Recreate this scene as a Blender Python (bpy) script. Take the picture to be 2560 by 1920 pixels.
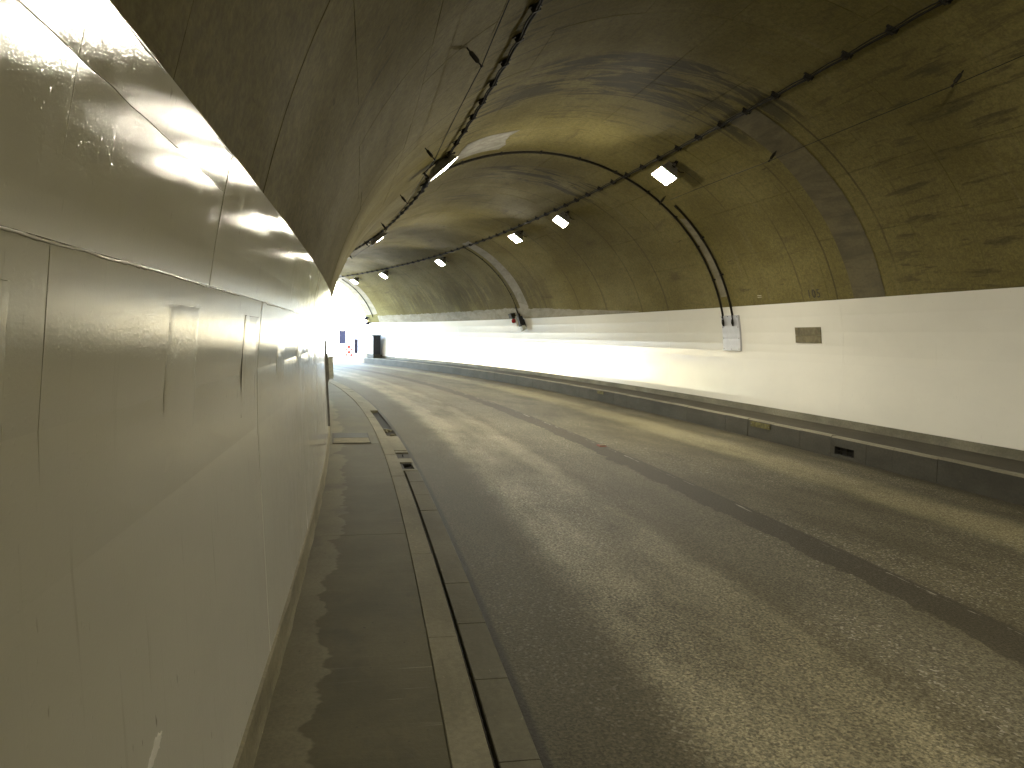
import bpy, bmesh, math, random
from mathutils import Vector, Matrix, noise as mnoise
random.seed(7)
R = math.radians
sc = bpy.context.scene
COL = sc.collection
for o in list(bpy.data.objects): bpy.data.objects.remove(o)

# ------------------------------------------------------------------ tunnel alignment (metres)
K0, K1 = 0.00372442, 0.00025476
RR, RV, VC, LEAN = 3.9624, 0.9546, 1.2537, 0.0519      # arch half width, rise ratio, springing height, wall lean
BANK, U0 = -0.010, 3.4658
U_KERB_R, HK, HL = -3.05, 0.3027, 0.03
PORTAL = 45.6
_ds = 0.1
_tab = {}
def _build_table():
    n0, n1 = int(-75/_ds), int(190/_ds)
    def k(s): return K0 + K1*min(max(s, -6.0), 52.0)
    th = 0.0; x = 0.0; y = 0.0; _tab[0] = (0.0, 0.0, 0.0)
    for i in range(0, n1):
        th2 = th + k((i+.5)*_ds)*_ds; m = (th+th2)/2
        x -= math.sin(m)*_ds; y += math.cos(m)*_ds; th = th2; _tab[i+1] = (x, y, th)
    th = x = y = 0.0
    for i in range(0, n0, -1):
        th2 = th - k((i-.5)*_ds)*_ds; m = (th+th2)/2
        x += math.sin(m)*_ds; y -= math.cos(m)*_ds; th = th2; _tab[i-1] = (x, y, th)
_build_table()
def plan(s):
    f = s/_ds; i = math.floor(f); t = f-i; a = _tab[i]; b = _tab[i+1]
    return tuple(a[j]*(1-t)+b[j]*t for j in range(3))
def W(s, u, v):                                        # s along, u to the left, v up
    x, y, th = plan(s)
    return Vector((x-u*math.cos(th), y-u*math.sin(th), v))
def gz(u): return -BANK*(u-U0)                         # banked carriageway
def prof_u(v):                                         # half width of the bore at height v
    d = v-VC
    if d > 0: return RR*math.sqrt(max(0.0, 1-(d/(RR*RV))**2))
    return RR-LEAN*(-d)
def arc(a, off=0.0):                                   # a = angle from the right springing, off = inwards
    return (-(RR-off)*math.cos(a), VC+(RR*RV-off)*math.sin(a))
def frame(s, u, v, n_u, n_v):                          # local axes: x along, z = (n_u, n_v), y = z cross x
    th = plan(s)[2]
    t = Vector((-math.sin(th), math.cos(th), 0)); l = Vector((-math.cos(th), -math.sin(th), 0))
    z = (l*n_u + Vector((0, 0, 1))*n_v).normalized(); y = z.cross(t).normalized()
    m = Matrix((t, y, z)).transposed().to_4x4(); m.translation = W(s, u, v); return m

# ------------------------------------------------------------------ camera
cam = bpy.data.cameras.new('camera'); cam_o = bpy.data.objects.new('camera', cam); COL.objects.link(cam_o)
PITCH, ROLL, YAW = -0.0603, 0.0176, -0.1655
c, s_ = math.cos(YAW), math.sin(YAW); fx = Vector((-s_, c, 0)); rx = Vector((c, s_, 0))
F = fx*math.cos(PITCH)+Vector((0, 0, math.sin(PITCH))); Uv = -fx*math.sin(PITCH)+Vector((0, 0, math.cos(PITCH)))
Rv = rx*math.cos(ROLL)+Uv*math.sin(ROLL); U2 = -rx*math.sin(ROLL)+Uv*math.cos(ROLL)
mw = Matrix((Rv, U2, -F)).transposed().to_4x4(); mw.translation = W(0, U0, 1.55)
cam_o.matrix_world = mw
cam.sensor_width = 36; cam.sensor_fit = 'HORIZONTAL'; cam.lens = 1950/2560*36
cam.clip_start = 0.05; cam.clip_end = 4000
sc.camera = cam_o

# ------------------------------------------------------------------ sky, sun, exposure
SUN_EL, SUN_AZ = R(60), R(-86)                         # azimuth of the sun in the xy plane, clockwise from +y
wd = bpy.data.worlds.new('World'); sc.world = wd; wd.use_nodes = True
nt = wd.node_tree; bg = nt.nodes['Background']
sky = nt.nodes.new('ShaderNodeTexSky'); sky.sky_type = 'NISHITA'; sky.sun_disc = False
sky.sun_elevation = SUN_EL; sky.sun_rotation = SUN_AZ; sky.air_density = 1.3; sky.dust_density = .2
nt.links.new(sky.outputs[0], bg.inputs[0]); bg.inputs[1].default_value = 0.15
sl = bpy.data.lights.new('sun', 'SUN'); sl.energy = 2.6; sl.angle = R(0.5); sl.color = (1, .98, .96)
so = bpy.data.objects.new('sun', sl); COL.objects.link(so)
sd = Vector((math.sin(SUN_AZ)*math.cos(SUN_EL), math.cos(SUN_AZ)*math.cos(SUN_EL), math.sin(SUN_EL)))
so.rotation_euler = (-sd).to_track_quat('-Z', 'Y').to_euler()
sc.view_settings.view_transform = 'Standard'; sc.view_settings.look = 'None'
sc.view_settings.exposure = 4.75; sc.view_settings.gamma = 1; sc.view_settings.use_curve_mapping = False
sc.render.engine = 'CYCLES'
cy = sc.cycles
cy.max_bounces = 10; cy.diffuse_bounces = 7; cy.glossy_bounces = 5
cy.use_denoising = True; cy.sample_clamp_indirect = 12.0; cy.caustics_reflective = True; cy.blur_glossy = 0.4
LAMP_POWER = 23.2
LAMP_COLOR = (1.0, 0.925, 0.74)

# ------------------------------------------------------------------ node helper
class N:
    def __init__(self, name):
        self.m = bpy.data.materials.new(name); self.m.use_nodes = True
        self.t = self.m.node_tree; self.b = self.t.nodes['Principled BSDF']
        self._uv = None
    def node(self, typ, **kw):
        n = self.t.nodes.new(typ)
        for k, v in kw.items(): setattr(n, k, v)
        return n
    def put(self, sock, v):
        if hasattr(v, 'is_linked') or isinstance(v, bpy.types.NodeSocket): self.t.links.new(v, sock)
        elif isinstance(v, (tuple, list)) and len(v) == 3 and sock.type == 'RGBA': sock.default_value = (*v, 1)
        else: sock.default_value = v
    def uv(self):
        if self._uv is None: self._uv = self.node('ShaderNodeUVMap').outputs[0]
        return self._uv
    def obj(self): return self.node('ShaderNodeTexCoord').outputs['Object']
    def sep(self, v):
        n = self.node('ShaderNodeSeparateXYZ'); self.put(n.inputs[0], v); return n.outputs
    def scale(self, v, sc_, off=(0, 0, 0)):
        n = self.node('ShaderNodeMapping'); self.put(n.inputs[0], v); n.inputs['Scale'].default_value = sc_; n.inputs['Location'].default_value = off; return n.outputs[0]
    def noise(self, v, s=1.0, d=4, rough=.55, dist=0.0):
        n = self.node('ShaderNodeTexNoise'); self.put(n.inputs['Vector'], v)
        n.inputs['Scale'].default_value = s; n.inputs['Detail'].default_value = d; n.inputs['Roughness'].default_value = rough; n.inputs['Distortion'].default_value = dist
        return n.outputs[0]
    def voro(self, v, s, feat='F1', out='Distance', rnd=1.0):
        n = self.node('ShaderNodeTexVoronoi', feature=feat); self.put(n.inputs['Vector'], v); n.inputs['Scale'].default_value = s; n.inputs['Randomness'].default_value = rnd
        return n.outputs[out]
    def ma(self, op, a, b=0.0, c=0.0, clamp=False):
        n = self.node('ShaderNodeMath', operation=op); n.use_clamp = clamp
        for i, x in enumerate((a, b, c)): self.put(n.inputs[i], x)
        return n.outputs[0]
    def ss(self, x, lo, hi, a=0.0, b=1.0):             # smoothstep remap
        n = self.node('ShaderNodeMapRange', interpolation_type='SMOOTHSTEP'); self.put(n.inputs[0], x)
        for i, v in zip((1, 2, 3, 4), (lo, hi, a, b)): n.inputs[i].default_value = v
        return n.outputs[0]
    def mix(self, f, a, b, mode='MIX'):
        n = self.node('ShaderNodeMix', data_type='RGBA', blend_type=mode); self.put(n.inputs[0], f); self.put(n.inputs[6], a); self.put(n.inputs[7], b); return n.outputs[2]
    def gray(self, f, v0, v1):                         # multiply-ready grey from factor
        return self.mix(f, (v0,)*3, (v1,)*3)
    def bump(self, h, strength=.3, dist=.01, nrm=None):
        n = self.node('ShaderNodeBump'); n.inputs['Strength'].default_value = strength; n.inputs['Distance'].default_value = dist; self.put(n.inputs['Height'], h)
        if nrm is not None: self.put(n.inputs['Normal'], nrm)
        return n.outputs[0]
    def set(self, **kw):
        names = dict(color='Base Color', rough='Roughness', metal='Metallic', spec='Specular IOR Level', normal='Normal', coat='Coat Weight', coatr='Coat Roughness', emit='Emission Color', emits='Emission Strength')
        for k, v in kw.items(): self.put(self.b.inputs[names[k]], v)
        return self.m

def plain(name, col, rough=.6, metal=0.0, spec=.5, var=.25, ns=14.0):
    n = N(name); o = n.obj(); f = n.noise(o, ns, 5, .6)
    c0 = n.mix(n.ss(f, .3, .7), tuple(x*(1-var) for x in col), tuple(min(1, x*(1+var)) for x in col))
    return n.set(color=c0, rough=rough, metal=metal, spec=spec, normal=n.bump(f, .15, .003))

# ---- concrete of the vault
def mat_vault():
    n = N('vault_concrete'); uv = n.uv()
    a = n.noise(n.scale(uv, (.35, .5, 1)), 1.0, 6, .6)
    b = n.noise(n.scale(uv, (.55, 3.0, 1), (3, 1, 0)), 1.0, 6, .65, .4)     # streaks running along the tunnel
    r = n.noise(n.scale(uv, (3.2, .35, 1), (9, 4, 0)), 1.0, 6, .65, .5)     # streaks running round the ring
    f = n.noise(uv, 14, 5, .7)
    col = n.mix(n.ss(a, .32, .68), (.134, .114, .037), (.212, .183, .068))
    col = n.mix(n.ma('MULTIPLY', n.ss(b, .56, .76), .55), col, (.062, .050, .025))
    col = n.mix(n.ma('MULTIPLY', n.ss(r, .57, .78), .5), col, (.075, .063, .036))
    col = n.mix(n.ma('MULTIPLY', n.ss(r, .42, .26), .4), col, (.235, .205, .125))
    sp = n.noise(n.scale(uv, (2.2, 9.0, 1), (1, 7, 0)), 1.0, 3, .5)
    sm = n.ma('MULTIPLY', n.ss(sp, .70, .76), n.ss(a, .40, .55))
    col = n.mix(n.ma('MULTIPLY', sm, .75), col, (.030, .025, .013))
    S_, V_, _ = n.sep(uv)
    wv = n.ma('MULTIPLY', n.ma('SUBTRACT', n.noise(n.scale(uv, (1.2, 1.2, 1), (7, 2, 0)), 1.0, 4, .6), .5), .5)
    Sw = n.ma('ADD', S_, wv); Vw = n.ma('ADD', V_, n.ma('MULTIPLY', wv, 1.6))
    ringy = n.noise(n.scale(uv, (4.5, 1.1, 1), (1, 1, 0)), 1.0, 6, .7, .6)
    longy = n.noise(n.scale(uv, (1.0, 7.0, 1), (5, 8, 0)), 1.0, 5, .65, .3)
    dripy = n.noise(n.scale(uv, (1.6, .45, 1), (2, 9, 0)), 1.0, 6, .7, .5)
    def box(x, lo, hi, e): return n.ma('MULTIPLY', n.ss(x, lo-e, lo+e), n.ss(x, hi+e, hi-e))
    def stain(c0, s0, s1, a0, a1, nz, th, amt, es=.12, ea=.3):
        mk = n.ma('MULTIPLY', n.ma('MULTIPLY', box(Sw, s0, s1, es), box(Vw, R(a0)*RR, R(a1)*RR, ea)), n.ss(nz, th, th+.13))
        return n.mix(n.ma('MULTIPLY', mk, amt), c0, (.040, .036, .022))
    col = stain(col, 9.35, 11.0, 58, 114, ringy, .42, .85)
    col = stain(col, 10.2, 12.6, 66, 100, ringy, .50, .5)
    col = stain(col, 15.9, 17.3, 62, 101, ringy, .47, .85, .15, .5)
    col = stain(col, 19.2, 20.1, 90, 104, ringy, .50, .8, .1, .4)
    col = stain(col, 5.5, 12.5, 111, 125, ringy, .50, .75, .4, .25)
    col = stain(col, 2.0, 9.6, 12, 62, longy, .53, .62, .4, .5)
    col = stain(col, 10.5, 14.0, 14, 50, longy, .60, .6, .4, .5)
    col = stain(col, 24.0, 41.0, 20, 42, dripy, .40, .42, 2.0, .8)
    col = stain(col, -2.0, 7.0, 128, 160, ringy, .56, .6, .5, .4)
    for sl_, am in ((9.62, .7), (11.02, .7), (11.9, .45), (12.9, .4), (16.95, .5), (18.3, .4), (20.4, .5), (22.2, .5), (24.8, .4), (30.3, .5), (36.6, .5)):
        ln = n.ss(n.ma('ABSOLUTE', n.ma('SUBTRACT', n.ma('ADD', S_, n.ma('MULTIPLY', wv, .10)), sl_)), .030 if sl_ < 14 else .05, .008)
        col = n.mix(n.ma('MULTIPLY', n.ma('MULTIPLY', ln, n.ss(r, .36, .52)), am), col, (.038, .032, .018))
    col = n.mix(n.ss(f, .25, .75, .5, 0.0), col, (.060, .049, .024))
    g_ = n.noise(uv, 38, 4, .7); col = n.mix(1.0, col, n.gray(n.ss(g_, .25, .75), .82, 1.18), 'MULTIPLY')
    h = n.ma('ADD', n.ma('MULTIPLY', f, .4), n.ma('ADD', a, b))
    return n.set(color=col, rough=n.ss(a, .3, .7, .92, .75), spec=.10, normal=n.bump(h, .35, .012))
def mat_patch(name, dark, light, sc1=(.9, 2.4, 1)):
    n = N(name); uv = n.uv(); a = n.noise(n.scale(uv, sc1), 1.3, 6, .65, .6); f = n.noise(uv, 18, 5, .7)
    col = n.mix(n.ss(a, .36, .62), dark, light); col = n.mix(n.ss(f, .3, .7, .3, 0), col, tuple(x*.5 for x in dark))
    return n.set(color=col, rough=.7, spec=.35, normal=n.bump(f, .3, .006))
def mat_plain_concrete(name, lo, hi, fine=30, spec=.35, rough=.8, extra=None):
    n = N(name); uv = n.uv(); a = n.noise(n.scale(uv, (.7, 1.6, 1)), 1.4, 6, .62); f = n.noise(uv, fine, 6, .75)
    pit = n.voro(uv, 22); pm = n.ss(pit, .05, .0)
    col = n.mix(n.ss(a, .34, .66), lo, hi); col = n.mix(n.ss(f, .3, .75, .45, 0.0), col, tuple(x*.45 for x in lo))
    big = n.noise(n.scale(uv, (2.0, 2.0, 1), (5, 5, 0)), 1.0, 5, .7)
    col = n.mix(n.ma('MULTIPLY', n.ss(big, .6, .72), .5), col, tuple(x*.5 for x in lo))
    sc_ = n.noise(n.scale(uv, (9, 22, 1), (3, 8, 0)), 1.0, 4, .6)
    col = n.mix(n.ma('MULTIPLY', n.ss(sc_, .66, .72), .55), col, tuple(min(1, x*1.55) for x in hi))
    ch = n.noise(n.scale(uv, (6, 14, 1), (13, 2, 0)), 1.0, 4, .65)
    chm = n.ss(ch, .70, .735); col = n.mix(n.ma('MULTIPLY', chm, .75), col, tuple(x*.3 for x in lo))
    return n.set(color=col, rough=rough, spec=spec, normal=n.bump(n.ma('SUBTRACT', f, n.ma('ADD', n.ma('MULTIPLY', pm, .5), n.ma('MULTIPLY', chm, .8))), .4, .007))
# ---- white gloss paint on the walls
def mat_paint(name, base, grain, rough, dirt, bs=.30, spec=.5):
    n = N(name); uv = n.uv()
    big = n.noise(n.scale(uv, (.6, 1.1, 1)), 1.0, 5, .6)
    drip = n.noise(n.scale(uv, (26, 1.6, 1)), 1.0, 4, .6)
    peel = n.noise(uv, grain, 5, .65); coarse = n.noise(n.scale(uv, (9, 5, 1)), 1.0, 4, .6)
    col = n.mix(n.ss(big, .3, .7), tuple(x*.94 for x in base), base)
    col = n.mix(n.ma('MULTIPLY', n.ss(drip, .60, .80), .22*dirt), col, (.42, .40, .33))
    spots = n.noise(n.scale(uv, (48, 13, 1), (2, 3, 0)), 1.0, 2, .5)
    col = n.mix(n.ma('MULTIPLY', n.ma('MULTIPLY', n.ss(spots, .69, .75), n.ss(big, .40, .60)), min(.6, .30*dirt)), col, (.20, .185, .13))
    if dirt > 1: peel = n.ma('ADD', peel, n.ma('MULTIPLY', n.ma('MULTIPLY', n.ss(n.voro(uv, 46), .20, .02), n.ss(n.noise(uv, 5, 3), .42, .6)), 1.3))
    h = n.ma('ADD', n.ma('MULTIPLY', peel, 1.0), n.ma('ADD', n.ma('MULTIPLY', coarse, 1.2), n.ma('MULTIPLY', drip, .5)))
    return n.set(color=col, rough=n.ss(coarse, .3, .7, rough*.75, rough*1.3), spec=spec, normal=n.bump(h, bs, .0035))
# ---- carriageway
def mat_road():
    n = N('asphalt'); uv = n.uv(); S_, V_, _ = n.sep(uv)
    wob = n.ma('SUBTRACT', n.noise(n.scale(uv, (1.1, .5, 1)), 1.0, 5, .65), .5)
    fine = n.noise(uv, 60, 4, .75); agg = n.voro(uv, 75, 'F1', 'Color'); ag = n.sep(agg)[0]
    med = n.noise(n.scale(uv, (.5, 1.5, 1)), 1.2, 6, .65)
    vv = n.ma('ADD', V_, n.ma('MULTIPLY', wob, .30))
    def band(c_, w): return n.ss(n.ma('ABSOLUTE', n.ma('SUBTRACT', vv, c_)), w, w*.25)
    grit = n.ma('ADD', n.ma('MULTIPLY', fine, 1.2), n.ma('MULTIPLY', ag, .5))
    patchy = n.ss(n.ma('ADD', med, n.ma('MULTIPLY', n.ma('SUBTRACT', fine, .5), .9)), .16, .66)
    b1 = n.ma('MULTIPLY', n.ma('MAXIMUM', band(1.98, .34), n.ma('MAXIMUM', n.ma('MULTIPLY', band(1.34, .26), .8), n.ma('MULTIPLY', band(1.66, .62), .5))), patchy); b2 = n.ma('MULTIPLY', band(-1.92, .55), n.ss(med, .25, .55, .45, 1))
    b3 = n.ma('MULTIPLY', band(.62, .55), .35)
    col = n.mix(n.ss(med, .3, .7), (.070, .061, .035), (.112, .098, .060))
    col = n.mix(n.ma('MULTIPLY', b3, .8), col, (.150, .140, .105))
    col = n.mix(n.ma('MULTIPLY', b1, .72), col, (.225, .203, .128))
    col = n.mix(n.ma('MULTIPLY', b2, .8), col, (.225, .200, .115))
    col = n.mix(1.0, col, n.gray(n.ss(ag, 0, 1), .65, 1.40), 'MULTIPLY')
    col = n.mix(1.0, col, n.gray(n.ss(fine, .28, .72), .55, 1.45), 'MULTIPLY')
    pale = n.ma('MULTIPLY', n.ss(ag, .90, .97), n.ss(n.noise(n.scale(uv, (.3, .9, 1)), 1.0, 3), .45, .6))
    col = n.mix(n.ma('MULTIPLY', pale, .5), col, (.40, .38, .33))
    # patched joint where the centre line was: straight right edge, torn left edge
    tear = n.ma('ADD', V_, n.ma('MULTIPLY', n.ma('SUBTRACT', n.noise(n.scale(uv, (2.2, 5, 1)), 1.0, 6, .7), .5), .42))
    j = n.ma('MULTIPLY', n.ss(V_, -.070, -.060), n.ss(tear, .285, .265))
    col = n.mix(n.ma('MULTIPLY', j, .84), col, n.mix(n.ss(fine, .3, .7), (.029, .024, .014), (.050, .042, .027)))
    ln = n.ma('MULTIPLY', n.ss(V_, -.095, -.085), n.ss(V_, -.050, -.060))
    col = n.mix(n.ma('MULTIPLY', ln, .7), col, (.035, .030, .019))
    flake = n.ma('MULTIPLY', n.ma('MULTIPLY', n.ss(V_, -.058, -.050), n.ss(V_, -.020, -.030)), n.ss(n.noise(n.scale(uv, (1.7, 12, 1), (4, 4, 0)), 1.0, 5, .7), .56, .60))
    col = n.mix(n.ma('MULTIPLY', flake, .8), col, (.34, .32, .26))
    # grime in the channels
    g1 = n.ss(n.ma('ADD', V_, n.ma('MULTIPLY', wob, .22)), -2.78, -3.0)
    g2 = n.ss(V_, 2.81, 2.845)
    col = n.mix(n.ma('MULTIPLY', n.ss(vv, 2.15, 2.45), .68), col, n.mix(n.ss(fine, .3, .7), (.026, .0230, .009), (.054, .047, .023)))
    col = n.mix(n.ma('MULTIPLY', g1, .7), col, (.045, .039, .026)); col = n.mix(n.ma('MULTIPLY', g2, .85), col, (.016, .014, .009))
    rg = n.ma('SUBTRACT', n.ss(fine, .2, .8, .78, .60), n.ma('MULTIPLY', b1, .10))
    return n.set(color=col, rough=rg, spec=.22, normal=n.bump(grit, .6, .008))
# ---- left walkway: dark damp middle, pale dried margin along the wall
def mat_walk():
    n = N('walkway_concrete'); uv = n.uv(); S_, V_, _ = n.sep(uv)
    w = n.ma('ADD', n.noise(n.scale(uv, (1.5, .5, 1)), 1.0, 4, .55), n.ma('MULTIPLY', n.noise(n.scale(uv, (7, 4, 1)), 1.0, 3), .25))
    edge = n.ma('ADD', V_, n.ma('MULTIPLY', n.ma('SUBTRACT', w, .62), .62))
    m = n.ss(edge, 3.715, 3.735)
    f = n.noise(uv, 45, 6, .75); med = n.noise(n.scale(uv, (1.2, 1.2, 1)), 1.6, 6, .65); sw = n.noise(n.scale(uv, (16, 1.2, 1)), 1.0, 5, .65)
    col = n.mix(n.ss(med, .3, .7), (.058, .052, .024), (.092, .082, .041))
    col = n.mix(n.ma('MULTIPLY', n.ss(sw, .60, .75), .25), col, (.25, .235, .175))
    col = n.mix(n.ma('MULTIPLY', m, .75), col, n.mix(n.ss(med, .3, .7), (.150, .135, .083), (.205, .186, .120)))
    col = n.mix(n.ss(V_, 3.90, 3.955, 0, .55), col, (.050, .045, .028))
    tr = n.noise(n.scale(uv, (20, .8, 1), (6, 1, 0)), 1.0, 4, .6)
    col = n.mix(n.ma('MULTIPLY', n.ss(tr, .66, .72), .40), col, (.30, .275, .20))
    wet = n.noise(n.scale(uv, (.9, 1.6, 1), (2, 5, 0)), 1.0, 5, .6); col = n.mix(n.ma('MULTIPLY', n.ss(wet, .54, .62), .35), col, (.036, .032, .019))
    pk = n.ss(n.noise(n.scale(uv, (26, 26, 1), (1, 2, 0)), 1.0, 2, .5), .72, .76); col = n.mix(n.ma('MULTIPLY', pk, .8), col, (.020, .018, .011))
    pits = n.ss(n.voro(uv, 9), .055, .03); col = n.mix(n.ma('MULTIPLY', pits, n.ss(med, .45, .6)), col, (.028, .025, .016))
    col = n.mix(n.ss(f, .3, .7, .4, 0), col, (.055, .048, .03))
    return n.set(color=col, rough=.75, spec=.35, normal=n.bump(n.ma('ADD', f, sw), .3, .006))

M = {}
M['vault'] = mat_vault()
M['band_dark'] = mat_patch('mortar_dark', (.070, .058, .026), (.128, .106, .048), (.6, 2.8, 1))
M['band_pale'] = mat_patch('mortar_pale', (.175, .155, .100), (.250, .225, .160))
M['band_green'] = mat_patch('mortar_damp', (.075, .070, .035), (.130, .115, .060))
M['lime'] = mat_patch('lime_bloom', (.12, .112, .080), (.215, .205, .170), (2.5, 2.5, 1))
M['paint_l'] = mat_paint('white_paint_damp', (.730, .722, .650), 115, .080, 2.2, .090)
M['paint_r'] = mat_paint('white_paint', (.790, .775, .720), 90, .10, .6, .05, .27)
M['raw'] = mat_plain_concrete('raw_wall_foot', (.130, .120, .085), (.245, .228, .168))
M['raw_l'] = mat_plain_concrete('raw_wall_foot_left', (.20, .180, .115), (.33, .30, .20))
M['kerb'] = mat_plain_concrete('kerb_concrete', (.135, .124, .078), (.205, .188, .126))
M['gutter'] = mat_plain_concrete('gutter_concrete', (.090, .083, .053), (.138, .128, .086))
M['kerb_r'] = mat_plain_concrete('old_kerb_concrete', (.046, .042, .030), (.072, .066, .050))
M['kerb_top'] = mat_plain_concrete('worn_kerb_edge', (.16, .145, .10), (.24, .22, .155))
M['walk_r'] = mat_plain_concrete('dusty_walkway', (.034, .028, .014), (.056, .047, .026))
M['walk'] = mat_walk()
M['road'] = mat_road()
M['ground'] = mat_plain_concrete('outdoor_ground', (.34, .34, .34), (.44, .44, .44))
M['outer'] = mat_plain_concrete('portal_concrete', (.36, .35, .31), (.46, .45, .41))
M['cable'] = plain('cable_sheath', (.012, .010, .006), .75, spec=.15)
M['steel_dark'] = plain('dirty_steel', (.016, .014, .009), .7, .1, spec=.2)
M['housing'] = plain('lamp_housing', (.22, .21, .18), .45, .2)
M['steel'] = plain('galvanised_steel', (.42, .42, .45), .42, .35, var=.08, ns=6)
M['bolt'] = plain('bolt_steel', (.12, .115, .10), .5, .5)
M['board'] = plain('weathered_board', (.145, .125, .070), .85, var=.35, ns=9)
M['black'] = plain('pit_black', (.010, .009, .007), .9, var=.2)
M['yellow'] = plain('faded_yellow', (.105, .095, .034), .8, var=.35, spec=.2)
M['brown'] = plain('dark_brown_metal', (.020, .017, .010), .65, spec=.2)
M['red'] = plain('red_plastic', (.30, .012, .016), .25)
M['whiteplastic'] = plain('white_plastic', (.7, .68, .62), .4, var=.06)
M['grey'] = plain('grey_box_metal', (.42, .43, .37), .5)
M['char'] = plain('charcoal_and_shade', (.020, .020, .022), .6, spec=.2)  # also stands in for shade on the cabinet's near end
M['slate'] = plain('slate_blue_metal', (.022, .021, .038), .7, spec=.2)
M['orange'] = plain('orange_red', (.42, .035, .018), .6, var=.1, spec=.2)
M['daylit_face'] = plain('daylit_cabinet_paint', (.74, .76, .77), .4, var=.05)  # daylight on the cabinet's road side put into the colour
M['scrape'] = plain('scraped_white', (.78, .77, .72), .55, var=.05, spec=.3)
M['stencil'] = plain('stencil_black', (.045, .040, .026), .8, var=.4, ns=40)
M['mark'] = plain('chalk_white', (.55, .52, .40), .8)
M['rust'] = plain('rusty_red', (.16, .045, .028), .7)
M['wetgap'] = plain('drain_dark', (.018, .016, .011), .8)
def mat_lens(name, strength):
    n = N(name); n.b.inputs['Base Color'].default_value = (.8, .8, .75, 1)
    return n.set(emit=LAMP_COLOR, emits=strength, rough=.2)
M['lens'] = mat_lens('lamp_lens', LAMP_POWER); M['lens_weak'] = mat_lens('weak_lamp_lens', LAMP_POWER*.35); M['lens_mid'] = mat_lens('dimmed_lamp_lens', LAMP_POWER*.30); M['lens_near'] = mat_lens('near_lamp_lens', LAMP_POWER*.88)  # near and dimmed strengths tuned for the light thrown on the right wall

# ------------------------------------------------------------------ mesh helpers
class MB:
    def __init__(self): self.v = []; self.f = []; self.uv = []; self.mi = []
    def quad(self, pts, uvs=None, mi=0):
        i = len(self.v); self.v += [tuple(p) for p in pts]; self.f.append(tuple(range(i, i+len(pts))))
        self.uv.append(uvs if uvs else [(p[0], p[1]) for p in pts]); self.mi.append(mi)
    def box(self, c, d, rot=None, mi=0, taper=1.0):
        hx, hy, hz = d[0]/2, d[1]/2, d[2]/2; P = []
        for z in (-1, 1):
            t = taper if z > 0 else 1
            for x, y in ((-1, -1), (1, -1), (1, 1), (-1, 1)): P.append(Vector((x*hx*t, y*hy*t, z*hz)))
        if rot: P = [rot @ p for p in P]
        P = [p+Vector(c) for p in P]
        for f in ((3, 2, 1, 0), (4, 5, 6, 7), (0, 1, 5, 4), (1, 2, 6, 5), (2, 3, 7, 6), (3, 0, 4, 7)):
            q = [P[k] for k in f]; n = (q[1]-q[0]).cross(q[2]-q[0]); ax = max(range(3), key=lambda i: abs(n[i])); o = [i for i in range(3) if i != ax]
            self.quad(q, [(p[o[0]], p[o[1]]) for p in q], mi)
    def tube(self, pts, r, n=8, mi=0, cap=True):
        rings = []; prev = None
        for i, p in enumerate(pts):
            p = Vector(p); t = (Vector(pts[min(i+1, len(pts)-1)])-Vector(pts[max(i-1, 0)])).normalized()
            a = prev if prev is not None else (Vector((0, 0, 1)) if abs(t.z) < .9 else Vector((1, 0, 0)))
            b = t.cross(a).normalized(); a = b.cross(t).normalized(); prev = a
            rr = r[i] if isinstance(r, (list, tuple)) else r
            rings.append([p+a*math.cos(k*2*math.pi/n)*rr+b*math.sin(k*2*math.pi/n)*rr for k in range(n)])
        for i in range(len(rings)-1):
            for k in range(n):
                self.quad([rings[i][k], rings[i][(k+1) % n], rings[i+1][(k+1) % n], rings[i+1][k]], None, mi)
        if cap: self.quad(rings[0][::-1], None, mi); self.quad(rings[-1], None, mi)
    def mesh(self, name, mats, smooth=False, merge=True):
        me = bpy.data.meshes.new(name); me.from_pydata(self.v, [], self.f)
        l = me.uv_layers.new(name='UVMap'); k = 0; dat = []
        for u in self.uv:
            for q in u: dat += [q[0], q[1]]
        l.data.foreach_set('uv', dat); me.polygons.foreach_set('material_index', self.mi)
        for m in mats: me.materials.append(m)
        if merge:
            bm = bmesh.new(); bm.from_mesh(me); bmesh.ops.remove_doubles(bm, verts=bm.verts, dist=1e-5); bm.to_mesh(me); bm.free()
        if smooth: me.polygons.foreach_set('use_smooth', [True]*len(me.polygons))
        me.update(); return me
    def build(self, name, mats, parent=None, smooth=False, merge=True, world=False):
        if not isinstance(mats, (list, tuple)): mats = [mats]
        o = bpy.data.objects.new(name, self.mesh(name, mats, smooth, merge)); COL.objects.link(o)
        if parent is not None:
            o.parent = parent
            if world: o.matrix_parent_inverse = PW[parent.name].inverted()
        return o
PW = {}
def empty(name, mat4=None, label=None, cat=None, group=None, kind=None):
    o = bpy.data.objects.new(name, None); COL.objects.link(o); o.empty_display_size = .2
    if mat4 is not None: o.matrix_world = mat4
    PW[o.name] = mat4.copy() if mat4 is not None else Matrix.Identity(4)
    tag(o, label, cat, group, kind); return o
def tag(o, label=None, cat=None, group=None, kind=None):
    if label: o['label'] = label
    if cat: o['category'] = cat
    if group: o['group'] = group
    if kind: o['kind'] = kind
    return o
def copy_tree(o, parent=None):
    c_ = o.copy(); COL.objects.link(c_)
    if parent is not None: c_.parent = parent
    for ch in list(o.children): copy_tree(ch, c_)
    return c_
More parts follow.
